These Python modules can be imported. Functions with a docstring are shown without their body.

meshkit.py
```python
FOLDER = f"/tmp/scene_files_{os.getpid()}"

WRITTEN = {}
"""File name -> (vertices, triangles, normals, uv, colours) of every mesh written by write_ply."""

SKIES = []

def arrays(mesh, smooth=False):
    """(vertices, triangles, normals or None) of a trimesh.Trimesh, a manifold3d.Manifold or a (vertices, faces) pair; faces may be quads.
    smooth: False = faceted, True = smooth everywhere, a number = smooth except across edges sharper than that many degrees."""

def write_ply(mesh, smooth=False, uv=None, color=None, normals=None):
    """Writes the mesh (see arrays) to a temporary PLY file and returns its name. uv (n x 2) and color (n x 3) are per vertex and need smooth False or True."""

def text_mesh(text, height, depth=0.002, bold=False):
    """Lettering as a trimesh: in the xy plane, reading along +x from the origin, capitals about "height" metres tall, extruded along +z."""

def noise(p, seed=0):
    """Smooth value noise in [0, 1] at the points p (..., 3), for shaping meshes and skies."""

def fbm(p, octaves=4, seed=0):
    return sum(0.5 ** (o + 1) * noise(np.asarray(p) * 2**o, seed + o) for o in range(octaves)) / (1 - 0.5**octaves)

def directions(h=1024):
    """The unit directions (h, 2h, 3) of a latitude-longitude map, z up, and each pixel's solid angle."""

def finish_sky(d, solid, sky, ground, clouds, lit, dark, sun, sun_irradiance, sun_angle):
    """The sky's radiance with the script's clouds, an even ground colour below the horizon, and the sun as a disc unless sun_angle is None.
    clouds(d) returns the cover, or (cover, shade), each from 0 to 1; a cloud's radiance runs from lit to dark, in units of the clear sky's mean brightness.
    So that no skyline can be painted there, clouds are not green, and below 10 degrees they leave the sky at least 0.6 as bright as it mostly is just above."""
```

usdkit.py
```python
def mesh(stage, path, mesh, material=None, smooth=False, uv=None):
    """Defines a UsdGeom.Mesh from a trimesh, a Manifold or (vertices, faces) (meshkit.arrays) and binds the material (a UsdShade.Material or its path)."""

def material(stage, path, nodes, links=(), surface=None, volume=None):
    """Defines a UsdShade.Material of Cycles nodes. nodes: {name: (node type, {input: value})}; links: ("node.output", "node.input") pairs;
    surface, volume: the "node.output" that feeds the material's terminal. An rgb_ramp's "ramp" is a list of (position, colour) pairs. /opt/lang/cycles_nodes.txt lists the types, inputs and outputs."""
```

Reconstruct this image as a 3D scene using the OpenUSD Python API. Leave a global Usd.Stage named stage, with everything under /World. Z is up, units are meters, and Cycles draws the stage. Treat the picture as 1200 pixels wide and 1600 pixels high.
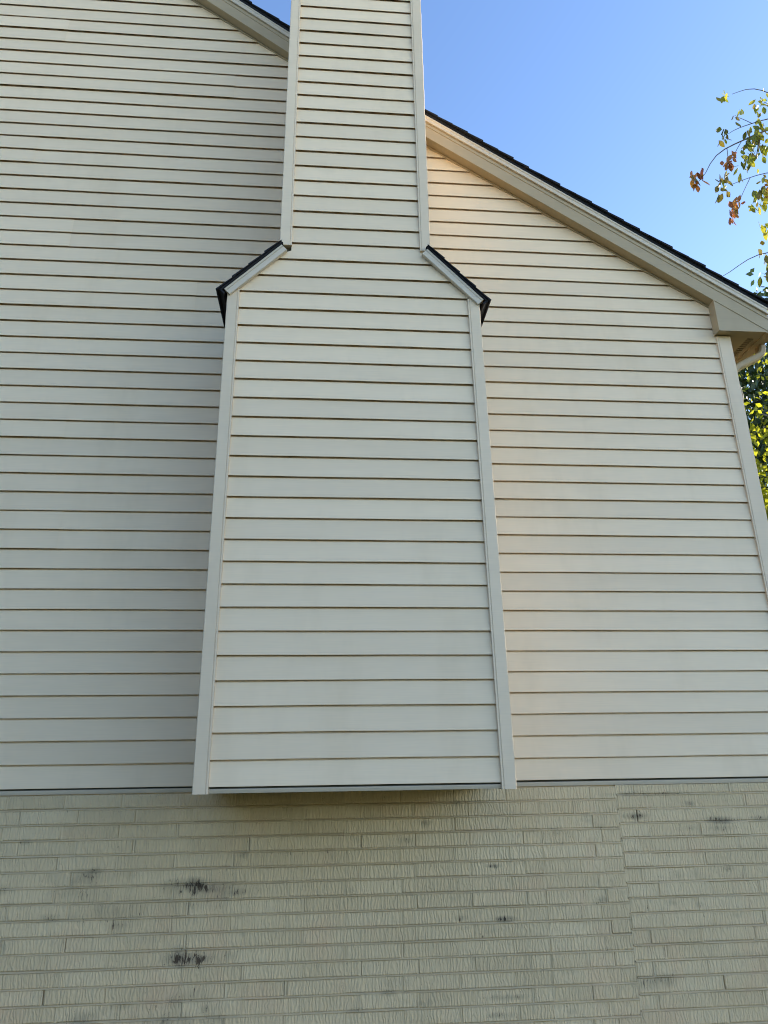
import math, random
import numpy as np, trimesh, usdkit, meshkit
from pxr import Gf, Sdf, Usd, UsdGeom, UsdLux, UsdShade, Vt

# ------------------------------------------------------------------ camera, sky, sun, exposure
stage = Usd.Stage.CreateInMemory()
UsdGeom.SetStageUpAxis(stage, UsdGeom.Tokens.z)
UsdGeom.SetStageMetersPerUnit(stage, 1.0)
UsdGeom.Xform.Define(stage, "/World")
UsdGeom.Scope.Define(stage, "/World/Looks")

CAM_POS = (0.0, -4.4685, 1.6146)
YAW, PITCH, ROLL, FOCAL_PX = 0.0862511, 0.3431675, -0.0156077, 1132.98
EXPOSURE = 2.0
SKY_STRENGTH = 0.1
SUN_INTENSITY = 0.75
SUN_AZ, SUN_EL = math.radians(80.0), math.radians(20.0)      # azimuth from +y towards +x

cam = UsdGeom.Camera.Define(stage, "/World/camera")
fwd = np.array([math.sin(YAW) * math.cos(PITCH), math.cos(YAW) * math.cos(PITCH), math.sin(PITCH)])
rt = np.cross(fwd, [0, 0, 1.0]); rt /= np.linalg.norm(rt)
up = np.cross(rt, fwd)
rt, up = rt * math.cos(ROLL) + up * math.sin(ROLL), -rt * math.sin(ROLL) + up * math.cos(ROLL)
m = Gf.Matrix4d(*rt, 0, *up, 0, *(-fwd), 0, *CAM_POS, 1)
cam.AddTransformOp().Set(m)
cam.CreateHorizontalApertureAttr(36.0)
cam.CreateVerticalApertureAttr(48.0)
cam.CreateFocalLengthAttr(36.0 * FOCAL_PX / 1200.0)
cam.CreateClippingRangeAttr(Gf.Vec2f(0.05, 3000))
cam.CreateExposureAttr(EXPOSURE)

sun_dir = np.array([math.cos(SUN_EL) * math.sin(SUN_AZ), math.cos(SUN_EL) * math.cos(SUN_AZ), math.sin(SUN_EL)])
sky_mat = usdkit.material(stage, "/World/Looks/sky_light",
    {"s": ("sky_texture", {"sky_type": "single_scattering", "sun_disc": False, "sun_elevation": SUN_EL, "sun_rotation": SUN_AZ,
                           "altitude": 100.0, "air_density": 1.0, "aerosol_density": 0.3, "ozone_density": 0.2}),
     "h": ("hsv", {"saturation": 1.22, "hue": 0.510}), "b": ("background_shader", {"strength": SKY_STRENGTH})}, [("s.color", "h.color"), ("h.color", "b.color")], surface="b.background")
dome = UsdLux.DomeLight.Define(stage, "/World/sky")
UsdShade.MaterialBindingAPI.Apply(dome.GetPrim()).Bind(sky_mat)
dome.GetPrim().SetCustomDataByKey("kind", "structure")
dome.GetPrim().SetCustomDataByKey("label", "clear deep blue sky above the roof")
sun = UsdLux.DistantLight.Define(stage, "/World/sun")
sun.CreateNormalizeAttr(True); sun.CreateIntensityAttr(SUN_INTENSITY); sun.CreateAngleAttr(0.5)
sun.CreateColorAttr(Gf.Vec3f(1.0, 0.93, 0.82))
zx = sun_dir; xx = np.cross([0, 0, 1.0], zx); xx /= np.linalg.norm(xx); yy = np.cross(zx, xx)
sun.AddTransformOp().Set(Gf.Matrix4d(*xx, 0, *yy, 0, *zx, 0, 0, 0, 30, 1))

# ------------------------------------------------------------------ helpers
rng = np.random.default_rng(7)
random.seed(7)
used = {}
def path_for(name, parent=None):
    base = str(parent.GetPath()) if parent else "/World"
    k = used.get((base, name), 0); used[(base, name)] = k + 1
    return f"{base}/{name}" if k == 0 else f"{base}/{name}_{k:03d}"
def tag(p, label=None, cat=None, group=None, kind=None):
    p = p.GetPrim() if hasattr(p, "GetPrim") else p
    for k, v in (("label", label), ("category", cat), ("group", group), ("kind", kind)):
        if v: p.SetCustomDataByKey(k, v)
    return p
def obj(name, mesh, mat, parent=None, smooth=False):
    return usdkit.mesh(stage, path_for(name, parent), mesh, mat, smooth=smooth).GetPrim()
def thing(name, label, cat, loc=(0, 0, 0), group=None):
    x = UsdGeom.Xform.Define(stage, path_for(name)); x.AddTranslateOp().Set(Gf.Vec3d(*loc))
    return tag(x, label, cat, group)
def box(x0, x1, y0, y1, z0, z1):
    b = trimesh.creation.box([x1 - x0, y1 - y0, z1 - z0]); b.apply_translation([(x0 + x1) / 2, (y0 + y1) / 2, (z0 + z1) / 2]); return b
def cat(ms): return trimesh.util.concatenate(ms)
def loft(rings, cap=True, closed=True):
    """Skins rings of equal point count; returns a trimesh with outward normals fixed."""
    R = np.asarray(rings, float); n, k = R.shape[:2]
    v = R.reshape(-1, 3); f = []
    kk = k if closed else k - 1
    for i in range(n - 1):
        for j in range(kk):
            a, b = i * k + j, i * k + (j + 1) % k
            f += [[a, b, b + k], [a, b + k, a + k]]
    if cap and closed:
        import mapbox_earcut as earcut
        for base, flip in ((0, True), ((n - 1) * k, False)):
            ring = v[base:base + k]
            u, sv, vt = np.linalg.svd(ring - ring.mean(0), full_matrices=False)
            q = (ring - ring.mean(0)) @ vt[:2].T
            tri = np.asarray(earcut.triangulate_float64(q, np.array([k], np.uint32))).reshape(-1, 3)
            area = 0.5 * sum(q[a, 0] * q[(a + 1) % k, 1] - q[(a + 1) % k, 0] * q[a, 1] for a in range(k))
            for t in tri:
                a, b, c = q[t]; o = (b[0] - a[0]) * (c[1] - a[1]) - (b[1] - a[1]) * (c[0] - a[0])
                t = t if o * area > 0 else t[::-1]
                f.append(list((t[::-1] if flip else t) + base))
    t = trimesh.Trimesh(v, f, process=False)
    if closed and cap: t.fix_normals()
    return t
def prism_y(poly, y0, y1):
    """poly: (x, z) outline extruded between y0 and y1."""
    return loft([[(x, y0, z) for x, z in poly], [(x, y1, z) for x, z in poly]])
def tube(pts, radii, k=7):
    pts = np.asarray(pts, float); radii = np.broadcast_to(radii, len(pts)); rings = []
    for i, p in enumerate(pts):
        d = pts[min(i + 1, len(pts) - 1)] - pts[max(i - 1, 0)]; d /= np.linalg.norm(d) + 1e-12
        a = np.cross(d, [0.31, 0.2, 0.93]); a /= np.linalg.norm(a); b = np.cross(d, a)
        rings.append([p + radii[i] * (math.cos(t) * a + math.sin(t) * b) for t in np.arange(k) * 2 * math.pi / k])
    return loft(rings)
def spline(pts, n):
    from scipy.interpolate import CubicSpline
    pts = np.asarray(pts, float)
    s = np.r_[0, np.cumsum(np.linalg.norm(np.diff(pts, axis=0), axis=1))]
    return CubicSpline(s, pts)(np.linspace(0, s[-1], n)) if len(pts) > 2 else np.linspace(pts[0], pts[-1], n)

# ------------------------------------------------------------------ materials
def M(name, nodes, links, surface="p.BSDF"): return usdkit.material(stage, "/World/Looks/" + name, nodes, links, surface=surface)

def vinyl(name, lo, hi, rough=0.42, grain=0.25):
    return M(name, {
        "g": ("geometry", {}), "oi": ("object_info", {}),
        "mp": ("mapping", {"mapping_type": "point", "scale": (1.2, 1.2, 9.0)}),
        "n1": ("noise_texture", {"scale": 1.1, "detail": 4.0, "roughness": 0.6}),
        "mg": ("mapping", {"mapping_type": "point", "scale": (5.0, 5.0, 240.0)}),
        "ng": ("noise_texture", {"scale": 1.0, "detail": 5.0, "roughness": 0.65, "distortion": 0.6}),
        "md": ("mapping", {"mapping_type": "point", "scale": (2.6, 2.6, 0.8)}),
        "nd": ("noise_texture", {"scale": 1.0, "detail": 6.0, "roughness": 0.65}),
        "ramp": ("rgb_ramp", {"ramp": [(0.25, lo), (0.75, hi)]}),
        "rv": ("map_range", {"from_min": 0.0, "from_max": 1.0, "to_min": 0.94, "to_max": 1.03}),
        "rc": ("combine_color", {}),
        "mul": ("mix", {"mix_type": "multiply", "fac": 1.0}),
        "dr": ("map_range", {"from_min": 0.52, "from_max": 0.78, "to_min": 0.0, "to_max": 0.42, "clamp": True}),
        "dirt": ("mix", {"mix_type": "mix", "color2": tuple(np.array(lo) * (0.80, 0.78, 0.74))}),
        "gr": ("map_range", {"from_min": 0.3, "from_max": 0.7, "to_min": 0.955, "to_max": 1.03}),
        "gc": ("combine_color", {}), "mul2": ("mix", {"mix_type": "multiply", "fac": 1.0}),
        "b": ("bump", {"strength": grain, "distance": 0.0008}),
        "rr": ("map_range", {"from_min": 0.3, "from_max": 0.7, "to_min": rough - 0.05, "to_max": rough + 0.12}),
        "p": ("principled_bsdf", {"specular_ior_level": 0.4})},
        [("g.position", "mp.vector"), ("mp.vector", "n1.vector"), ("g.position", "mg.vector"), ("mg.vector", "ng.vector"),
         ("g.position", "md.vector"), ("md.vector", "nd.vector"), ("n1.fac", "ramp.fac"), ("oi.random", "rv.value"),
         ("rv.result", "rc.r"), ("rv.result", "rc.g"), ("rv.result", "rc.b"), ("ramp.color", "mul.color1"), ("rc.color", "mul.color2"),
         ("nd.fac", "dr.value"), ("dr.result", "dirt.fac"), ("mul.color", "dirt.color1"),
         ("ng.fac", "gr.value"), ("gr.result", "gc.r"), ("gr.result", "gc.g"), ("gr.result", "gc.b"),
         ("dirt.color", "mul2.color1"), ("gc.color", "mul2.color2"), ("mul2.color", "p.base_color"),
         ("ng.fac", "b.height"), ("b.normal", "p.normal"), ("nd.fac", "rr.value"), ("rr.result", "p.roughness")])

SIDING = vinyl("vinyl_siding", (0.825, 0.63, 0.42), (0.865, 0.665, 0.45))
POST = vinyl("vinyl_post", (0.75, 0.58, 0.40), (0.785, 0.61, 0.425), 0.45, 0.12)
TAN = vinyl("tan_aluminium", (0.40, 0.30, 0.175), (0.44, 0.33, 0.195), 0.38, 0.06)
LIGHTTRIM = vinyl("pale_drip_edge", (0.62, 0.515, 0.395), (0.66, 0.55, 0.42), 0.4, 0.05)
DARKGAP = M("wall_sheathing", {"p": ("principled_bsdf", {"base_color": (0.10, 0.085, 0.06), "roughness": 0.9})}, [])
VENT = M("soffit_void", {"p": ("principled_bsdf", {"base_color": (0.03, 0.026, 0.02), "roughness": 0.9})}, [])
SHINGLE = M("asphalt_shingle", {
    "g": ("geometry", {}), "oi": ("object_info", {}), "n": ("noise_texture", {"scale": 220.0, "detail": 3.0}),
    "r": ("rgb_ramp", {"ramp": [(0.3, (0.008, 0.008, 0.010)), (0.6, (0.022, 0.022, 0.026)), (0.85, (0.05, 0.048, 0.05))]}),
    "b": ("bump", {"strength": 0.8, "distance": 0.002}), "p": ("principled_bsdf", {"roughness": 0.92, "specular_ior_level": 0.2})},
    [("g.position", "n.vector"), ("n.fac", "r.fac"), ("r.color", "p.base_color"), ("n.fac", "b.height"), ("b.normal", "p.normal")])

# painted rug-face brick: combed vertical scratches, paint chips and stains with places of their own
STAINS = [  # x, z, half width, half height, strength
    (-0.715, 1.045, 0.15, 0.045, 1.0), (-0.57, 1.015, 0.20, 0.05, 0.62), (-0.66, 0.95, 0.22, 0.06, 0.42), (-0.74, 0.70, 0.09, 0.06, 0.95), (-0.60, 0.695, 0.16, 0.05, 0.7),
    (-1.25, 1.10, 0.24, 0.05, 0.60), (-1.32, 1.02, 0.12, 0.06, 0.55), (-1.10, 0.93, 0.35, 0.10, 0.40), (-1.64, 0.78, 0.10, 0.05, 0.6), (-0.95, 0.80, 0.2, 0.08, 0.36),
    (-1.17, 0.44, 0.16, 0.06, 0.62), (-0.72, 0.50, 0.28, 0.09, 0.50), (-0.75, 0.40, 0.20, 0.06, 0.55), (-1.75, 1.05, 0.14, 0.04, 0.7),
    (1.0, 0.832, 0.085, 0.02, 1.15), (0.98, 1.10, 0.05, 0.014, 0.95), (1.85, 1.345, 0.07, 0.024, 1.05), (2.43, 1.315, 0.26, 0.024, 0.95), (2.3, 1.27, 0.2, 0.03, 0.5),
    (1.34, 1.27, 0.06, 0.04, 0.75), (1.62, 1.29, 0.05, 0.03, 0.6), (1.85, 0.50, 0.13, 0.05, 0.85), (1.95, 1.465, 0.30, 0.018, 0.85), (1.79, 1.24, 0.1, 0.04, 0.5),
    (0.50, 1.245, 0.06, 0.03, 0.75), (0.60, 1.335, 0.03, 0.04, 0.7), (0.19, 1.26, 0.05, 0.04, 0.6), (0.06, 1.17, 0.03, 0.06, 0.6), (1.02, 0.46, 0.12, 0.02, 0.8), (0.98, 0.38, 0.12, 0.02, 0.75),
    (2.1, 1.02, 0.2, 0.05, 0.45), (2.5, 0.62, 0.2, 0.05, 0.5), (1.46, 0.86, 0.12, 0.1, 0.35), (0.2, 0.43, 0.07, 0.02, 0.6), (0.34, 0.55, 0.2, 0.05, 0.4)]
def masonry(name, lo, mid, hi, comb, per_piece=True):
    n = {"g": ("geometry", {}), "oi": ("object_info", {}),
         "mc": ("mapping", {"mapping_type": "point", "scale": (62.0, 62.0, 13.0)}),
         "nc": ("noise_texture", {"scale": 1.0, "detail": 3.0, "roughness": 0.45, "distortion": 2.2}),
         "mw": ("mapping", {"mapping_type": "point", "scale": (1.0, 1.0, 0.5)}),
         "wv": ("wave_texture", {"wave_type": "bands", "bands_direction": "x", "profile": "sine", "scale": 17.0, "distortion": 9.0, "detail": 2.0, "detail_scale": 1.6, "detail_roughness": 0.6}),
         "hh": ("mix_float", {"fac": 0.38}),
         "na": ("noise_texture", {"scale": 2.3, "detail": 5.0, "roughness": 0.6}),
         "nb": ("noise_texture", {"scale": 420.0, "detail": 2.0}),
         "add": ("math", {"math_type": "multiply_add", "value2": 0.25, "value3": 0.0}),
         "av": ("math", {"math_type": "multiply_add", "value2": 0.75}),
         "ramp": ("rgb_ramp", {"ramp": [(0.22, lo), (0.5, mid), (0.8, hi)]}),
         "npk": ("noise_texture", {"scale": 3.1, "detail": 3.0}), "mpk": ("mapping", {"mapping_type": "point", "location": (7.1, 3.3, 1.7)}),
         "pk": ("map_range", {"from_min": 0.56, "from_max": 0.74, "to_min": 0.0, "to_max": 0.55, "clamp": True}),
         "pink": ("mix", {"mix_type": "mix", "color2": (mid[0] * 1.02, mid[1] * 0.90, mid[2] * 0.90)}),
         # dirt that follows the low of the comb
         "nd": ("noise_texture", {"scale": 5.5, "detail": 6.0, "roughness": 0.7}),
         "s0": ("math", {"math_type": "multiply", "value2": 1.0}),
         "soil": ("math", {"math_type": "multiply"}),
         "soilr": ("map_range", {"from_min": 0.08, "from_max": 0.50, "to_min": 0.0, "to_max": 0.56, "clamp": True}),
         "grime": ("mix", {"mix_type": "mix", "color2": (0.14, 0.122, 0.095)}),
         "mch": ("mapping", {"mapping_type": "point", "scale": (120.0, 120.0, 26.0)}),
         "nch": ("noise_texture", {"scale": 1.0, "detail": 4.0, "roughness": 0.6, "distortion": 0.8}),
         "mv": ("mapping", {"mapping_type": "point", "scale": (5.0, 0.0, 12.6)}),
         "vo": ("voronoi_texture", {"feature": "f1", "scale": 1.0, "randomness": 1.0}),
         "vs": ("separate_color", {}), "vd": ("map_range", {"from_min": 0.06, "from_max": 0.34, "to_min": 0.65, "to_max": 0.0, "clamp": True}),
         "vg": ("map_range", {"from_min": 0.38, "from_max": 0.92, "to_min": 0.0, "to_max": 1.0, "clamp": True}),
         "vm": ("math", {"math_type": "multiply"}),
         "nn": ("noise_texture", {"scale": 7.0, "detail": 3.0}), "nr": ("map_range", {"from_min": 0.35, "from_max": 0.65, "to_min": 0.35, "to_max": 1.4, "clamp": True}),
         "tot": ("math", {"math_type": "multiply"}),
         "chs": ("math", {"math_type": "multiply_add", "value2": 0.182}),
         "chr": ("map_range", {"from_min": 0.705, "from_max": 0.735, "to_min": 0.0, "to_max": 0.85, "clamp": True}),
         "chip": ("mix", {"mix_type": "mix", "color2": (0.040, 0.024, 0.018)}),
         "b": ("bump", {"strength": comb, "distance": 0.006}), "b2": ("bump", {"strength": 0.35, "distance": 0.0008}),
         "p": ("principled_bsdf", {"roughness": 0.9, "specular_ior_level": 0.08})}
    l = [("g.position", "mc.vector"), ("mc.vector", "nc.vector"), ("g.position", "mw.vector"), ("mw.vector", "wv.vector"), ("nc.fac", "hh.a"), ("wv.fac", "hh.b"),
         ("g.position", "na.vector"), ("g.position", "nb.vector"), ("oi.random", "add.value1"), ("na.fac", "av.value1"), ("add.value", "av.value3"), ("av.value", "ramp.fac"),
         ("g.position", "mpk.vector"), ("mpk.vector", "npk.vector"), ("npk.fac", "pk.value"), ("pk.result", "pink.fac"), ("ramp.color", "pink.color1"),
         ("g.position", "nd.vector")]
    last = "s0.value"
    for i, (x, z, rx, rz, s) in enumerate(STAINS):
        n[f"sm{i}"] = ("mapping", {"mapping_type": "point", "scale": (.62 / rx, 0.0, .85 / rz), "location": (-x * .62 / rx, 0.0, -z * .85 / rz)})
        n[f"sg{i}"] = ("gradient_texture", {"gradient_type": "spherical"})
        n[f"sa{i}"] = ("math", {"math_type": "multiply_add", "value2": s})
        l += [("g.position", f"sm{i}.vector"), (f"sm{i}.vector", f"sg{i}.vector"), (f"sg{i}.fac", f"sa{i}.value1"), (last, f"sa{i}.value3")]
        last = f"sa{i}.value"
    l += [("g.position", "mv.vector"), ("mv.vector", "vo.vector"), ("vo.distance", "vd.value"), ("vo.color", "vs.color"), ("vs.r", "vg.value"),
          ("vd.result", "vm.value1"), ("vg.result", "vm.value2"), ("vm.value", "s0.value1"), ("g.position", "nn.vector"), ("nn.fac", "nr.value"), (last, "tot.value1"), ("nr.result", "tot.value2")]
    last = "tot.value"
    l += [(last, "soil.value1"), ("nd.fac", "soil.value2"), ("soil.value", "soilr.value"), ("soilr.result", "grime.fac"), ("pink.color", "grime.color1"),
          ("g.position", "mch.vector"), ("mch.vector", "nch.vector"), (last, "chs.value1"), ("nch.fac", "chs.value3"), ("chs.value", "chr.value"),
          ("chr.result", "chip.fac"), ("grime.color", "chip.color1"), ("chip.color", "p.base_color"),
          ("hh.result", "b.height"), ("nb.fac", "b2.height"), ("b2.normal", "b.normal"), ("b.normal", "p.normal")]
    return M(name, n, l)
BRICK = masonry("painted_rug_brick", (0.57, 0.435, 0.26), (0.645, 0.495, 0.30), (0.71, 0.555, 0.345), 0.9)
MORTAR = masonry("painted_mortar", (0.67, 0.52, 0.32), (0.70, 0.545, 0.335), (0.73, 0.57, 0.355), 0.12)

def leafmat(name, ramp, trans=0.4):
    return M(name, {"oi": ("object_info", {}), "g": ("geometry", {}), "r": ("rgb_ramp", {"ramp": ramp}),
                    "ad": ("math", {"math_type": "add"}), "fr": ("math", {"math_type": "fraction"}),
                    "p": ("principled_bsdf", {"roughness": 0.42, "specular_ior_level": 0.45}), "t": ("translucent_bsdf", {}), "x": ("mix_closure", {"fac": trans}),
                    "tc": ("mix", {"mix_type": "multiply", "fac": 1.0, "color2": (1.5, 1.45, 0.7)})},
             [("g.random_per_island", "ad.value1"), ("oi.random", "ad.value2"), ("ad.value", "fr.value1"), ("fr.value", "r.fac"), ("r.color", "p.base_color"),
              ("r.color", "tc.color1"), ("tc.color", "t.color"), ("p.BSDF", "x.closure1"), ("t.BSDF", "x.closure2")], "x.closure")
LEAF_GREEN = leafmat("leaf_yellow_green", [(0.0, (0.12, 0.15, 0.025)), (0.5, (0.24, 0.25, 0.04)), (1.0, (0.36, 0.32, 0.05))])
LEAF_OLIVE = leafmat("leaf_olive_brown", [(0.0, (0.07, 0.085, 0.02)), (0.5, (0.14, 0.11, 0.03)), (1.0, (0.20, 0.15, 0.04))])
LEAF_RED = leafmat("leaf_russet", [(0.0, (0.20, 0.06, 0.03)), (0.5, (0.34, 0.12, 0.045)), (1.0, (0.40, 0.20, 0.06))])
LEAF_DARK = leafmat("leaf_dark_green", [(0.0, (0.018, 0.035, 0.012)), (0.6, (0.035, 0.06, 0.018)), (1.0, (0.06, 0.09, 0.025))], 0.25)
LEAF_WOOD = leafmat("leaf_far_wood", [(0.0, (0.012, 0.02, 0.008)), (1.0, (0.028, 0.036, 0.014))], 0.1)
LEAF_YELLOW = leafmat("leaf_autumn_yellow", [(0.0, (0.10, 0.14, 0.02)), (0.3, (0.40, 0.38, 0.03)), (0.8, (0.56, 0.48, 0.03)), (1.0, (0.62, 0.50, 0.04))], 0.68)
BARK = M("bark", {"g": ("geometry", {}), "n": ("noise_texture", {"scale": 22.0, "detail": 5.0}), "r": ("rgb_ramp", {"ramp": [(0.3, (0.045, 0.036, 0.03)), (0.7, (0.13, 0.11, 0.09))]}),
                  "b": ("bump", {"strength": 0.7, "distance": 0.01}), "p": ("principled_bsdf", {"roughness": 0.9})},
         [("g.position", "n.vector"), ("n.fac", "r.fac"), ("r.color", "p.base_color"), ("n.fac", "b.height"), ("b.normal", "p.normal")])
GRASS = M("lawn_grass", {"g": ("geometry", {}), "n": ("noise_texture", {"scale": 0.6, "detail": 8.0, "roughness": 0.7}),
                         "r": ("rgb_ramp", {"ramp": [(0.3, (0.020, 0.030, 0.010)), (0.6, (0.036, 0.045, 0.017)), (0.8, (0.055, 0.05, 0.022))]}),
                         "b": ("bump", {"strength": 0.8, "distance": 0.05}), "p": ("principled_bsdf", {"roughness": 0.9, "specular_ior_level": 0.2})},
          [("g.position", "n.vector"), ("n.fac", "r.fac"), ("r.color", "p.base_color"), ("n.fac", "b.height"), ("b.normal", "p.normal")])

# ------------------------------------------------------------------ ground
g = trimesh.Trimesh([(-400, -400, 0), (400, -400, 0), (400, 400, 0), (-400, 400, 0)], [[0, 1, 2], [0, 2, 3]])
tag(obj("lawn", g, GRASS), "mown grass around the house, mostly in its shade", None, kind="structure")

# ------------------------------------------------------------------ the house: dimensions
ZB = 1.55                      # bottom of the siding
COURSE = 0.127                 # one siding course
DEPTH = 9.0
K = 1.25
def S(x, z): return (x * K, z * K + ZB)            # survey units (4-inch courses) to metres
RAKE = [S(2.65, 2.4762), S(0.30, 4.0717), S(-2.10, 5.93), S(-6.85, 2.36)]     # line where the rake meets the wall
RX, RZ = np.array([p[0] for p in RAKE][::-1]), np.array([p[1] for p in RAKE][::-1])
def rake(x): return np.interp(x, RX, RZ)
def rake_right(z): return np.interp(-np.asarray(z, float), -RZ[1:], RX[1:])   # x of the right slope at height z
def rake_left(z): return np.interp(np.asarray(z, float), RZ[:2], RX[:2])
XL, XR = -8.30, 3.020          # outer corners of the walls
CH = 0.5993                    # how far the chimney stands out
def ch_lo(z, k):               # chimney's lower post edges: k = 0 outer left, 1 inner left, 2 inner right, 3 outer right
    t = (z - ZB) / 2.9
    return ((-0.630, -0.5525, 0.9112, 0.988)[k] + (0.004, 0.0015, -0.0175, -0.0178)[k] * t)
def ch_up(z, k):
    t = (z - 4.82) / 2.3
    return ((-0.315, -0.2365, 0.5975, 0.6665)[k] + (0.011, 0.004, 0.0, 0.0097)[k] * t)
SL = [S(-0.235, 2.613), S(-0.520, 2.318)]          # left shoulder: top, bottom of its sloping line
SR = [S(0.510, 2.625), S(0.800, 2.312)]
def sh_left(z): return np.interp(z, [SL[1][1], SL[0][1]], [SL[1][0], SL[0][0]])
def sh_right(z): return np.interp(-np.asarray(z, float), [-SR[0][1], -SR[1][1]], [SR[0][0], SR[1][0]])

house = thing("house", "cream sided house with gabled black roof, painted brick base and a boxed-out chimney", "house")
wall = obj("wall", cat([prism_y([(XL + .02, ZB - 0.03), (XR - .02, ZB - 0.03), (XR - .02, float(rake(XR)) - .06), (RAKE[2][0], RAKE[2][1] - .03), (XL + .02, float(rake(XL)) - .06)], 0.0260, DEPTH)]), DARKGAP, house)

# ---- one siding plank: hollow butt with a lip, a gap behind it and a sloping face that runs up behind the next plank
def plank(x0, x1, zb, e, yb, seed, proud=0.0, lift=0.0):
    prof = [(0.0022, 0.014), (0.0022, 0.0006), (0.0006, 0.0), (0.0, 0.0014), (0.0003, 0.006), (0.0048, e * 0.5), (0.0090, e - 0.0092), (0.0190, e - 0.0078), (0.0200, e + 0.020)]
    zs = zb + np.array([p[1] for p in prof])
    a = np.array([float(x0(z)) for z in zs]); b = np.array([float(x1(z)) for z in zs])
    b = np.maximum(b, a + 1e-3)
    n = max(3, int((b - a).max() / 0.11))
    rows = []
    for i in range(n + 1):
        x = a + (b - a) * i / n
        q = np.stack([x * 1.9, np.full(len(x), seed * 3.71), zs * 0.0], 1)
        wy = (meshkit.noise(q, 3) - .5) * 0.0022 + (meshkit.noise(q * 2.9, 5) - .5) * 0.0009
        wz = (meshkit.noise(q * 1.3, 9) - .5) * 0.0022
        rows.append([(x[j], yb + prof[j][0] - proud + wy[j] * (1 if 0 < j < 6 else .4), zs[j] + wz[j] + lift) for j in range(len(prof))])
    t = loft(rows, cap=False, closed=False)
    if t.face_normals[len(prof) * 2 - 3][1] > 0: t.invert()
    return t
def const(v): return lambda z: v

# seams where two lengths of siding lap (course, x); a panel is two courses high
SEAMS = {45: -2.165, 35: -2.235, 29: -1.875, 27: -1.533, 25: -0.946, 17: -1.716, 11: -1.659, 41: -0.782, 7: -3.4, 21: -3.2, 5: -2.9}
ch_side_l = lambda z: float(np.where(z > SL[0][1], ch_up(z, 0), np.where(z < SL[1][1], ch_lo(z, 0), sh_left(z)))) + 0.004
ch_side_r = lambda z: float(np.where(z > SR[0][1], ch_up(z, 3), np.where(z < SR[1][1], ch_lo(z, 3), sh_right(z)))) - 0.004
n = 0
while ZB + n * COURSE < RAKE[2][1] - 0.1:
    z = ZB + n * COURSE
    lft = lambda q: max(XL + .08, float(rake_left(q)) + .012)
    rgt = lambda q: min(ch_side_l(q), float(rake_right(q)) - 0.015)
    pair = n if n % 2 else n - 1
    lift = float(rng.normal(0, 0.0009))
    if pair in SEAMS and lft(z) < SEAMS[pair] < rgt(z + COURSE):
        xs = SEAMS[pair] + (0.004 if n % 2 == 0 else 0)
        obj("siding_plank", plank(lft, const(xs), z, COURSE, 0.0, n + .2, 0.0026, lift), SIDING, wall, smooth=35)
        obj("siding_plank", plank(const(xs - 0.03), rgt, z, COURSE, 0.0, n + .7, 0.0, lift), SIDING, wall, smooth=35)
    else:
        obj("siding_plank", plank(lft, rgt, z, COURSE, 0.0, n + .2, 0.0, lift), SIDING, wall, smooth=35)
    n += 1
n = 0
while True:
    z = ZB + n * COURSE
    lo = ch_side_r; hi = lambda q: min(2.915, float(rake_right(q)) - 0.015)
    if hi(z) < lo(z) + 0.05: break
    obj("siding_plank", plank(lo, hi, z, COURSE, 0.0, 200 + n, 0.0, float(rng.normal(0, 0.0009))), SIDING, wall, smooth=35)
    n += 1
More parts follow.
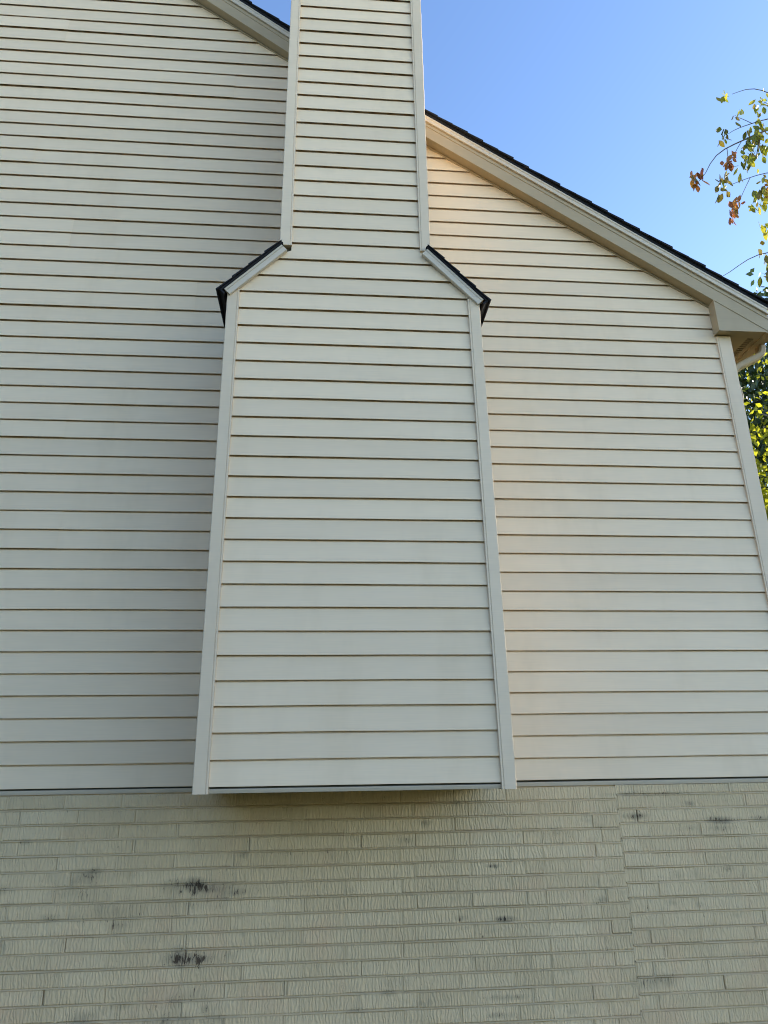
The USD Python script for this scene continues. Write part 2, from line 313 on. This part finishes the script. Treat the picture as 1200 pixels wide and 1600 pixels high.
# starter strip under the first course, J-channel along the rake
def strip(x0, x1, y, z1, z0):      # little rounded rail: face from y, between z0 and z1
    prof = [(y + .024, z1), (y + .006, z1), (y + .003, z1 - .002), (y + .0035, z1 - .006), (y + .010, z0 + .004), (y + .012, z0), (y + .024, z0)]
    return loft([[(x, a, b) for a, b in prof] for x in (x0, x1)])
obj("starter_strip", strip(XL + .08, -0.626, 0.001, ZB - 0.009, ZB - 0.032), LIGHTTRIM, wall, smooth=35)
obj("starter_strip", strip(0.985, 2.915, 0.001, ZB - 0.009, ZB - 0.032), LIGHTTRIM, wall, smooth=35)
def sweep_rake(prof, xs, capped=True):
    """prof: (y, dz) outline, carried along the rake line at the stations xs."""
    return loft([[(x, y, float(rake(x)) + dz) for y, dz in prof] for x in xs])
ST = [2.906, 1.6, 0.70]
STL = [-0.30, -1.0, -2.0, RAKE[2][0], -5.0, XL + .1]
JP = [(0.016, 0.0), (0.002, 0.0), (-0.003, -0.004), (-0.003, -0.018), (0.001, -0.020), (0.016, -0.020)]
obj("rake_channel", sweep_rake(JP, ST), TAN, wall, 35)
obj("rake_channel", sweep_rake(JP, STL), TAN, wall, 35)

# ---- corner posts
def post(xo, xi, z0, z1, yf, depth):
    """xo, xi: outer and inner edge as functions of z; a rounded outer arris and a beaded inner edge."""
    rings = []
    for z in np.linspace(z0, z1, 9):
        o, i = float(xo(z)), float(xi(z)); s = 1 if i > o else -1
        rings.append([(o, depth, z), (o, yf + .006, z), (o + s * .0018, yf + .0018, z), (o + s * .006, yf, z), (i - s * .0135, yf + .0004, z), (i - s * .012, yf + .003, z),
                      (i - s * .0105, yf + .003, z), (i - s * .009, yf + .0012, z), (i - s * .001, yf + .0014, z), (i, yf + .003, z), (i, yf + .014, z), (i, depth, z)])
    return loft(rings)
obj("corner_post", post(const(XR), const(2.909), ZB - .04, 4.655, -0.010, 0.09), POST, wall, 30)
obj("corner_post", post(const(XL), const(XL + .11), ZB - .04, float(rake(XL)) - .03, -0.010, 0.09), POST, wall, 30)
obj("side_siding", box(XR - 0.012, XR - 0.002, 0.1, DEPTH, ZB, 4.66), SIDING, wall)

# ------------------------------------------------------------------ brick base
FY = 0.011                      # face of the bricks
base = obj("brick_base", cat([box(XL + .03, XR - .012, FY + .016, DEPTH - .03, -0.2, ZB - 0.030)]), MORTAR, house)
PITCH_B, JOINT = 0.0779, 0.0095
def brick_mesh(x0, x1, z0, z1, yf):
    c = 0.0035
    j = lambda: float(rng.normal(0, 0.0009))
    o = [(x0, z0), (x1, z0), (x1, z1), (x0, z1)]; i = [(x0 + c, z0 + c), (x1 - c, z0 + c), (x1 - c, z1 - c), (x0 + c, z1 - c)]
    dy = [j() for _ in range(4)]
    r0 = [(x, yf + .022, z) for x, z in o]; r1 = [(x, yf + c * .8 + d, z) for (x, z), d in zip(o, dy)]; r2 = [(x, yf + d, z) for (x, z), d in zip(i, dy)]
    return loft([r0, r1, r2])
beds, loose = [], []
def bed(x0, x1, zt, zbm):       # weathered joint: set back under the brick above, flush over the brick below
    h0, h1 = FY + .0070, FY - .0014
    k = max(2, int((x1 - x0) / .12)); rows = []
    for q in range(k + 1):
        x = x0 + (x1 - x0) * q / k; d = float(rng.normal(0, .0007)); e = float(rng.normal(0, .0008))
        rows.append([(x, FY + .02, zt + .004), (x, h0 + d, zt + .001), (x, (h0 + h1) / 2 - .001 + d, (zt + zbm) / 2 + e), (x, h1 + d * .5, zbm + .002 + e), (x, h1 + .0036, zbm - .002), (x, FY + .02, zbm - .004)])
    t = loft(rows); beds.append(t)
zones = [  # x range, brick length, even-row joint anchor, odd-row anchor, first bed height
    (XL + .03, 1.270, None, None, 1.4430), (1.270, 1.742, None, None, 1.4430), (1.7455, XR - .012, None, None, 1.4665)]
nb = 0
for zi, (zx0, zx1, _, _, ztop) in enumerate(zones):
    for r in range(-1, 19):
        z1 = ztop - PITCH_B * r - JOINT; z0 = ztop - PITCH_B * (r + 1)
        if z0 < -0.05 or z0 > ZB: continue
        z1 = min(z1, ZB - 0.034)
        if z1 - z0 < 0.012: continue
        if zi == 0:
            a = 1.155 - (0.082 if r % 2 else 0.0); js = [zx1, a] + [a - 0.3115 * q for q in range(1, 32)]
            js = [q for q in js if q > zx0] + [zx0]; js = js[::-1]
        elif zi == 1:
            js = [zx0, 1.575, zx1] if r % 2 else [zx0, 1.480, 1.622, zx1]
        else:
            a = 1.925 if r % 2 == 0 else 1.846; js = [zx0] + [a + 0.302 * q for q in range(5) if a + 0.302 * q < zx1 - .05] + [zx1]
        for a, b in zip(js[:-1], js[1:]):
            dx = float(rng.normal(0, .002)); dz = float(rng.normal(0, .0009)); yf = FY + float(rng.normal(0, .0010))
            bm = brick_mesh(a + (.004 if a > zx0 else .001) + (dx if a > zx0 else 0), b - (.004 if b < zx1 else .001) + (dx if b < zx1 else 0), z0 + dz, z1 + dz, yf)
            if b > -1.88 and z1 > 0.30 and nb < 300:
                obj("brick", bm, BRICK, base); nb += 1
            else: loose.append(bm)
            if a > zx0 or zi: beds.append(box(a - .0046, a + .0046, FY + .0022, FY + .02, z0 - .001, z1 + .001))
        if r >= 0: bed(zx0, zx1, z1 + JOINT, z1)
tag(obj("brick_courses", cat(loose), BRICK, base), kind="stuff")
tag(obj("mortar_joints", cat(beds), MORTAR, base, 30), kind="stuff")

# ------------------------------------------------------------------ chimney
zc = [0.002, .104, .208, .312, .415, .518, .621, .723, .825, .927, 1.028, 1.129, 1.230, 1.330, 1.431, 1.533, 1.633, 1.734, 1.835, 1.935, 2.036, 2.135, 2.235, 2.335, 2.436, 2.539, 2.643, 2.747,
      2.851, 2.955, 3.058, 3.159, 3.262, 3.364, 3.467, 3.568, 3.672, 3.773, 3.875, 3.977, 4.079, 4.181, 4.283, 4.384, 4.484]
while zc[-1] < 5.9: zc.append(zc[-1] + 0.1015)
CZ = [ZB + q * K for q in zc]
CTOP = CZ[-1]
core = [(-0.60, ZB - .012), (0.965, ZB - .012), (0.945, SR[1][1] - .02), (0.64, SR[0][1] - .015), (0.65, CTOP), (-0.29, CTOP), (-0.295, SL[0][1] - .015), (-0.60, SL[1][1] - .02)]
chim = obj("chimney", prism_y(core, -CH + 0.0260, 1.5), DARKGAP, house)
def cx0(z):
    zb_, zt_ = SL[1][1] - .06, SL[0][1] - .03
    return float(np.where(z < zb_, ch_lo(z, 1) - .003, np.where(z > zt_, ch_up(z, 1) - .003, np.maximum(sh_left(z), -0.555) + .004)))
def cx1(z):
    zb_, zt_ = SR[1][1] - .06, SR[0][1] - .03
    return float(np.where(z < zb_, ch_lo(z, 2) + .003, np.where(z > zt_, ch_up(z, 2) + .003, np.minimum(sh_right(z), 0.90) - .004)))
for i in range(len(CZ) - 1):
    obj("siding_plank", plank(cx0, cx1, CZ[i], CZ[i + 1] - CZ[i], -CH, 400 + i), SIDING, chim, smooth=35)
obj("starter_strip", strip(-0.556, 0.914, -CH + .001, ZB - .006, ZB - .027), LIGHTTRIM, chim, 35)
for k0, k1 in ((0, 1), (3, 2)):
    ztop = (SL[1][1] if k0 == 0 else SR[1][1])
    obj("corner_post", post(lambda z: ch_lo(z, k0), lambda z: ch_lo(z, k1), ZB - .030, ztop + .02, -CH - .010, -CH + .08), POST, chim, 30)
    obj("corner_post", post(lambda z: ch_up(z, k0), lambda z: ch_up(z, k1), 4.822, CTOP, -CH - .010, -CH + .08), POST, chim, 30)
# siding on the two flanks
for k0, s in ((0, -1), (3, 1)):
    ms = []
    for i in range(len(CZ) - 1):
        z0, z1 = CZ[i], CZ[i + 1]
        f = ch_lo if z1 < 4.44 else ch_up
        if 4.44 < z1 < 4.80: continue
        x = f(z0, k0)
        ms.append(loft([[(x - s * .012, y, z0), (x - s * .003, y, z0), (x - s * .009, y, z1), (x - s * .012, y, z1)] for y in (-CH + .08, 0.0)]))
    obj("flank_siding", cat(ms), SIDING, chim)
obj("chimney_soffit", box(-0.60, 0.962, -CH + .02, 0.0, ZB - .022, ZB - .0125), DARKGAP, chim)
obj("chimney_cap", cat([box(-0.36, 0.71, -CH - .05, .55, CTOP, CTOP + .06), box(-0.05, 0.4, -.3, .2, CTOP + .06, CTOP + .35)]), TAN, chim)
# shoulders: pale trim on the front edge, decking and courses of black shingles
for (top, bot), s in ((SL, -1), (SR, 1)):
    d = np.array([bot[0] - top[0], bot[1] - top[1]]); Ln = np.linalg.norm(d); d /= Ln
    nrm = np.array([-d[1], d[0]]) * (1 if s < 0 else -1)
    if nrm[1] < 0: nrm = -nrm
    def at(u, v, y): p = np.array(top) + d * u + nrm * v; return (p[0], y, p[1])
    def slab(u0, u1, v0a, v1a, v0b, v1b, y0, y1):
        return loft([[at(u0, v0a, y0), at(u1, v0b, y0), at(u1, v1b, y0), at(u0, v1a, y0)], [at(u0, v0a, y1), at(u1, v0b, y1), at(u1, v1b, y1), at(u0, v1a, y1)]])
    # trim: rounded face board below the deck, with a thin drip edge
    prof = [(-CH, -.052), (-CH - .022, -.052), (-CH - .025, -.049), (-CH - .025, -.018), (-CH - .029, -.014), (-CH - .029, -.002), (-CH, -.002)]
    obj("shoulder_trim", loft([[at(u, v, y) for y, v in prof] for u in (0.012, Ln - 0.008)]), LIGHTTRIM, chim, 30)
    obj("shoulder_deck", slab(-0.004, Ln + .012, 0.0, .012, 0.0, .012, -CH - .034, 0.0), SHINGLE, chim)
    q = 4
    for c in range(q):
        u0, u1 = -0.005 + (Ln + .035) * c / q - .02, (Ln + .035) * (c + 1) / q + float(rng.normal(0, .003))
        obj("shingle", slab(max(u0, -.004), u1, .0122, .0150, .0150, .0250, -CH - .042 - float(rng.uniform(0, .006)), 0.0), SHINGLE, chim)
    obj("drip_edge", slab(Ln + .008, Ln + .02, -.028, .0115, -.028, .0115, -CH - .033, 0.0), SHINGLE, chim)

# ------------------------------------------------------------------ roof
OV = -0.078                     # face of the rake board
deck = []
FX = [3.300, 2.0, 0.69]
FXL = [-0.22, -1.0, -2.0, RAKE[2][0], -5.0, -8.62]
roof = obj("roof", loft([[(x, OV - .018, float(rake(x)) + .206), (x, DEPTH + .1, float(rake(x)) + .206), (x, DEPTH + .1, float(rake(x)) + .236), (x, OV - .018, float(rake(x)) + .236)] for x in (3.315, 0.375, RAKE[2][0], -8.63)]), SHINGLE, house)
for XSET in (FX, FXL):
    obj("rake_soffit", sweep_rake([(0.0, 0.0), (OV + .012, 0.0), (OV + .012, .012), (0.0, .012)], XSET), TAN, roof)
    obj("rake_board", sweep_rake([(0.0, .0125), (OV + .0115, .0125), (OV + .0115, -.004), (OV + .002, -.004), (OV, -.002), (OV, .108), (OV - .004, .110), (OV - .004, .1335), (OV, .1345), (OV, .150), (0.0, .150)], XSET), TAN, roof, 25)
    obj("drip_edge", sweep_rake([(0.0, .151), (OV - .012, .151), (OV - .015, .154), (OV - .013, .185), (OV - .018, .192), (OV - .018, .205), (0.0, .205)], XSET), LIGHTTRIM, roof, 25)
# courses of shingles along the rake edge, each lapping the one below
def shingle_course(x0, x1, w):
    ln = lambda x: float(rake(x)) + .236
    zt, zb_ = ln(x0), ln(x1)
    y0, y1 = OV - .030 - w, OV + 0.35
    pts = [(x0, zt + .0005), (x1, zb_ + .0025), (x1 + .004, zb_ + .021), (x0, zt + .008)]
    return loft([[(x, y0, z) for x, z in pts], [(x, y1, z) for x, z in pts]])
x = 3.335; step = 0.118
while x > 0.69:
    obj("shingle", shingle_course(x - step - .05, x, float(rng.uniform(0, .010))), SHINGLE, roof); x -= step
x = -0.2
while x > RAKE[2][0] + .2:
    obj("shingle", shingle_course(x - step - .05, x, float(rng.uniform(0, .010))), SHINGLE, roof); x -= step
# boxed eave return at the foot of the rake
EZ = S(0, 2.489)[1]
bx = [(2.905, EZ), (3.262, EZ), (3.262, float(rake(3.262)) + .02), (2.905, float(rake(2.905)) + .012)]
obj("eave_return", prism_y(bx, OV + .004, 0.012), TAN, roof)
obj("eave_return_edge", cat([box(2.897, 2.9045, OV - .001, .014, EZ - .003, float(rake(2.9)) - .003), box(2.905, 3.262, OV - .001, OV + .012, EZ - .006, EZ - .0005)]), TAN, roof)
# level soffit under the eave, its vent slots, fascia and gutter
obj("soffit_panel", box(3.012, 3.175, -0.064, DEPTH, EZ + .002, EZ + .012), TAN, roof)
vs = [box(3.225, 3.262, -0.064, DEPTH, EZ + .002, EZ + .012)]
y = -0.064
while y < 4.0:
    vs.append(box(3.175, 3.225, y, y + .011, EZ + .002, EZ + .010)); y += .026
obj("soffit_vent", cat(vs), TAN, roof)
obj("soffit_void", box(3.15, 3.25, -0.05, 4.0, EZ + .035, EZ + .04), VENT, roof)
obj("fascia", box(3.2625, 3.285, OV + .004, DEPTH, EZ - .008, EZ + .15), TAN, roof)
GP = [(3.286, .135), (3.286, 0.0), (3.35, 0.0), (3.362, .03), (3.385, .06), (3.395, .10), (3.405, .105), (3.405, .125), (3.398, .125), (3.396, .112), (3.387, .104), (3.378, .064), (3.355, .034), (3.344, .005), (3.292, .005), (3.292, .135)]
gut = obj("gutter", loft([[(x, yy_, EZ + .0 + z) for x, z in GP] for yy_ in (OV + .01, DEPTH)]), TAN, house)
obj("gutter_end", prism_y([(x, EZ + z) for x, z in GP[:8]], OV + .004, OV + .0095), TAN, gut)
# downspout: outlet, elbow back to the wall, then down round the corner
def rect_tube(pts, w, h, ydir=(0, 1, 0)):
    pts = np.asarray(pts, float); rings = []
    b = np.array(ydir, float); c = .22 * min(w, h)
    for i, p in enumerate(pts):
        d = pts[min(i + 1, len(pts) - 1)] - pts[max(i - 1, 0)]; d /= np.linalg.norm(d); a = np.cross(b, d)
        o = [(w / 2 - c, h / 2), (w / 2, h / 2 - c), (w / 2, -h / 2 + c), (w / 2 - c, -h / 2), (-w / 2 + c, -h / 2), (-w / 2, -h / 2 + c), (-w / 2, h / 2 - c), (-w / 2 + c, h / 2)]
        rings.append([p + a * u + b * v for u, v in o])
    return loft(rings)
yd = 0.13
pts = spline([(3.335, yd, EZ + .01), (3.335, yd, EZ - .035), (3.318, yd, EZ - .075), (3.26, yd, EZ - .115), (3.13, yd, EZ - .185), (3.075, yd, EZ - .235), (3.062, yd, EZ - .30), (3.062, yd, EZ - .5)], 30)
ds = obj("downspout", cat([rect_tube(np.vstack([pts, [(3.062, yd, 0.25)]]), .052, .078)]), TAN, house, 40)
tag(ds, "tan downspout elbow bending back under the eave")

# ------------------------------------------------------------------ trees
def leaf_shape(L, W):
    """A folded, drooping pointed leaf: stalk end at the origin, hanging along -z, about 12 triangles."""
    s = [(0, 0), (.25, .36), (.5, .5), (.75, .36), (1.0, 0.0)]
    v = []
    for t, w in s:
        bend = .16 * t * t * L
        v += [(-w * W, bend + .10 * W, -t * L), (0, bend, -t * L), (w * W, bend + .10 * W, -t * L)]
    f = []
    for i in range(4):
        a = i * 3
        f += [[a, a + 1, a + 4], [a, a + 4, a + 3], [a + 1, a + 2, a + 5], [a + 1, a + 5, a + 4]]
    return np.array(v), np.array(f)
def rot(rs, tilt=0.6):
    az = rs.uniform(0, 2 * math.pi); t = rs.normal(0, tilt); r = rs.normal(0, tilt)
    return (trimesh.transformations.euler_matrix(t, r, az, "sxyz"))[:3, :3]

# -- tree with drooping twigs that reaches over the roof from the right
T1X, T1Y = 9.6, 5.4
rs = np.random.default_rng(21)
tr = thing("autumn_tree", "autumn tree whose thin twigs hang russet and green leaves over the roof slope, right edge", "tree", (T1X, T1Y, 0))
def rel(p, o=(T1X, T1Y, 0)): return np.asarray(p, float) - np.asarray(o)
obj("trunk", tube([(0, 0, -.2), (.02, 0, 1.2), (-.1, -.05, 3.5), (-.25, -.1, 6.0), (-.4, -.2, 9.0), (-.3, -.3, 12.0), (-.2, -.3, 14.0)], [.26, .2, .17, .14, .10, .06, .02], 12), BARK, tr, True)
Y0 = 4.0
twigs = {"a": [(8.9, 4.7, 10.6), (8.1, 4.3, 11.6), (7.363, Y0, 12.101), (7.054, Y0, 12.233), (6.881, Y0, 12.205), (6.699, Y0, 12.119), (6.626, Y0, 12.084)],
         "b": [(8.6, 4.5, 11.2), (7.9, 4.2, 11.58), (7.261, Y0, 11.602), (6.849, Y0, 11.461), (6.609, Y0, 11.348), (6.40, Y0, 11.21)],
         "b2": [(6.849, Y0, 11.461), (6.75, Y0, 11.52), (6.651, Y0, 11.57)],
         "c": [(9.1, 4.9, 10.0), (8.2, 4.4, 11.2), (7.215, Y0, 11.379), (6.795, Y0, 11.185), (6.553, Y0, 11.047), (6.189, Y0, 10.809), (6.017, Y0, 10.615), (5.869, Y0, 10.36), (5.74, Y0, 10.20)],
         "c2": [(6.586, Y0, 11.049), (6.49, Y0, 10.9), (6.398, Y0, 10.732)], "c3": [(6.32, Y0, 10.9), (6.28, Y0, 10.6), (6.16, Y0, 10.25)],
         "d": [(9.1, 5.0, 9.3), (8.2, 4.4, 10.3), (7.026, Y0, 10.462), (6.574, Y0, 10.316), (6.239, Y0, 10.155)],
         "d2": [(6.595, Y0, 10.318), (6.47, Y0, 10.1), (6.358, Y0, 9.898)],
         "e": [(9.2, 5.2, 7.6), (8.0, 4.6, 8.7), (6.759, Y0, 8.915), (6.385, Y0, 8.814), (6.042, Y0, 8.588), (5.759, Y0, 8.392)],
         "f": [(8.4, 4.5, 11.3), (7.5, 4.1, 11.9), (7.15, Y0, 11.95)], "g": [(8.3, 4.4, 10.2), (7.3, 4.1, 10.0), (6.75, Y0, 9.95)], "h": [(8.2, 4.4, 9.9), (7.2, 4.1, 9.5), (6.7, Y0, 9.4)],
         "i": [(6.95, Y0, 11.24), (6.85, Y0, 10.95), (6.78, Y0, 10.75)]}
for k, p in twigs.items():
    q = spline([rel(a) for a in p], 22)
    r0 = .010 if len(k) == 1 else .006
    if k == "c": r0 = .016
    obj("twig", tube(q, np.linspace(r0 * 2.0 if len(k) == 1 else r0, .0042, len(q)), 5), BARK, tr, True)
for a, b, r in (((-.25, -.1, 6.2), (-.4, -.2, 7.6), .06), ((-.35, -.15, 8.0), (-.5, -.5, 9.3), .07), ((-.38, -.18, 8.6), (-.5, -.5, 10.0), .07), ((-.4, -.2, 9.0), (-.7, -.7, 10.6), .06), ((-.36, -.2, 9.6), (-1.0, -.9, 11.2), .05)):
    obj("branch", tube(spline([a, np.add(np.multiply(a, .5), np.multiply(b, .5)) + [0, 0, .1], b], 8), np.linspace(r, .03, 8), 7), BARK, tr, True)
GRN, OLV, RED = LEAF_GREEN, LEAF_OLIVE, LEAF_RED
clusters = [((6.456, 12.03), 6, .08, GRN), ((6.313, 11.12), 13, .09, OLV), ((6.547, 11.50), 4, .06, OLV), ((6.69, 11.60), 3, .07, GRN), ((5.70, 10.20), 19, .10, RED), ((6.302, 10.60), 15, .085, RED),
            ((6.164, 10.25), 12, .10, OLV), ((6.06, 9.97), 9, .09, OLV), ((6.28, 9.76), 13, .08, RED), ((6.17, 9.54), 13, .08, RED), ((6.86, 10.12), 12, .10, RED), ((7.15, 11.90), 22, .15, GRN), ((6.996, 11.40), 24, .16, GRN),
            ((6.731, 11.05), 12, .13, OLV), ((6.56, 10.55), 14, .12, GRN), ((6.628, 9.83), 20, .14, GRN), ((6.731, 10.70), 14, .14, GRN), ((6.955, 10.95), 26, .16, GRN), ((6.823, 10.28), 10, .13, OLV),
            ((6.66, 9.33), 9, .09, GRN), ((6.62, 8.85), 9, .11, OLV), ((6.50, 8.52), 5, .09, OLV), ((6.80, 9.95), 24, .15, GRN), ((6.88, 11.15), 16, .12, GRN), ((6.62, 10.9), 8, .1, OLV), ((6.78, 8.6), 8, .1, OLV)]
nl = 0
rest = []
for (cx, cz), num, sp, mt in clusters:
    for _ in range(num):
        L = rs.uniform(.10, .165); v, f = leaf_shape(L, L * rs.uniform(.42, .58))
        g3 = np.clip(rs.normal(0, 1, 3), -1.5, 1.5); p = np.array([cx + g3[0] * sp * .5, Y0 + g3[1] * sp * .7, cz + .07 + g3[2] * sp * .72])
        v = v @ rot(rs, .42).T + rel(p)
        mm = mt if rs.random() < .82 else (OLV if mt is not OLV else GRN)
        if nl < 300: obj("leaf", (v, f), mm, tr, True); nl += 1
        else: rest.append((v, f))
if rest:
    off = np.cumsum([0] + [len(v) for v, f in rest[:-1]])
    tag(obj("small_leaves", (np.vstack([v for v, f in rest]), np.vstack([f + o_ for (v, f), o_ in zip(rest, off)])), LEAF_GREEN, tr, True), kind="stuff")
def leaf_cloud(rs, centres, L0, L1, tilt, wide=.45):
    V, F, o = [], [], 0
    for c in centres:
        L = rs.uniform(L0, L1); W = L * wide
        b = rs.uniform(-.2, .35) * L
        v = np.array([(0, 0, 0), (-W * .5, b * .4, -L * .5), (W * .5, b * .4, -L * .5), (0, b, -L)]) @ rot(rs, tilt).T + c
        V.append(v); F += [[o, o + 1, o + 2], [o + 1, o + 3, o + 2]]; o += 4
    return np.vstack(V), np.array(F)
cen = []
for _ in range(240):            # the crown beyond the frame
    c = np.array([rs.uniform(8.6, 12.5), rs.uniform(-2.5, 7.5), rs.uniform(4.5, 14.2)])
    if c[0] < 0.86 * (c[1] + 4.47) + 0.9: continue
    cen += [c + rs.normal(0, .32, 3) for _ in range(60)]
for _ in range(110):            # its dense lower limbs on the sunny side
    c = np.array([rs.uniform(11.3, 13.3), rs.uniform(0.0, 4.2), rs.uniform(3.2, 10.5)])
    cen += [c + rs.normal(0, .34, 3) for _ in range(70)]
for _ in range(80):
    c = np.array([rs.uniform(13.0, 15.0), rs.uniform(2.0, 6.5), rs.uniform(4.0, 9.5)])
    cen += [c + rs.normal(0, .36, 3) for _ in range(70)]
vv, ff = leaf_cloud(rs, [rel(c) for c in cen], .11, .19, .6)
tag(obj("foliage", (vv, ff), LEAF_GREEN, tr), kind="stuff")

def crown_tree(name, label, at, H, R, squash, mat, seed, nclump, per, L0, L1, r0, zlow, bark=BARK):
    rs = np.random.default_rng(seed)
    t = thing(name, label, "tree", (*at, 0))
    obj("trunk", tube([(0, 0, -.2), (.1, 0, H * .25), (-.05, .1, H * .55), (.1, 0, H * .9)], [r0, r0 * .8, r0 * .5, .03], 10), bark, t, True)
    cen = []
    cz = (H + zlow) / 2; hz = (H - zlow) / 2
    limbs = 0
    while len(cen) < nclump:
        d = rs.normal(0, 1, 3); d /= np.linalg.norm(d)
        rr = rs.uniform(.35, 1.0) ** .55
        bump_ = .8 + .45 * meshkit.noise(d * 2.3 + seed, seed)
        c = np.array([d[0] * R * rr * bump_, d[1] * R * rr * bump_ * squash, cz + d[2] * hz * rr * bump_])
        cen.append(c)
        if limbs < 14 and rr > .8 and c[2] < H * .95:
            limbs += 1
            st = np.array([0, 0, max(zlow * .8, c[2] - R * .7)])
            obj("limb", tube(spline([st, (st + c) / 2 + [0, 0, .25], c], 9), np.linspace(r0 * .4, .015, 9), 6), bark, t, True)
    pts = []
    for c in cen:
        s = rs.uniform(.22, .46)
        pts += list(c + rs.normal(0, 1, (per, 3)) * s * np.array([1, 1, .75]))
    obj("crown", leaf_cloud(rs, pts, L0, L1, .7, .6), mat, t)
    return t
crown_tree("dark_tree", "tall dark green tree behind the eave and downspout", (12.6, 13.2), 13.9, 3.6, 1.0, LEAF_DARK, 31, 620, 60, .14, .25, .3, 2.5)
crown_tree("yellow_tree", "yellow-green leafy tree beside the wall corner, in front of the dark tree", (10.6, 9.2), 10.4, 2.1, 1.0, LEAF_YELLOW, 45, 130, 60, .10, .19, .18, 1.2)

# the wood round the neighbourhood that closes off the horizon
rs = np.random.default_rng(77)
V, F, o = [], [], 0
for az in np.arange(0, 360, 3.2):
    a = math.radians(az + rs.normal(0, 1.2)); D = rs.uniform(38, 52) if az < 190 else rs.uniform(24, 34); H = rs.uniform(4.5, 8.0)
    if 212 < az < 300: D, H = rs.uniform(17, 23), rs.uniform(9.5, 13.5)
    cx_, cy_ = D * math.sin(a), D * math.cos(a) - 4.5
    pts = []
    for _ in range(18 if H < 9 else 34):
        c = np.array([cx_ + rs.normal(0, 1.3), cy_ + rs.normal(0, 1.3), H * rs.uniform(.05, 1) ** .8])
        pts += list(c + rs.normal(0, .6, (14, 3)))
    v, f = leaf_cloud(rs, pts, .5, .9, .8, .7)
    V.append(v); F.append(f + o); o += len(v)
wood = obj("wood", (np.vstack(V), np.vstack(F)), LEAF_WOOD)
tag(wood, "far belt of dark trees round the neighbourhood", kind="stuff")
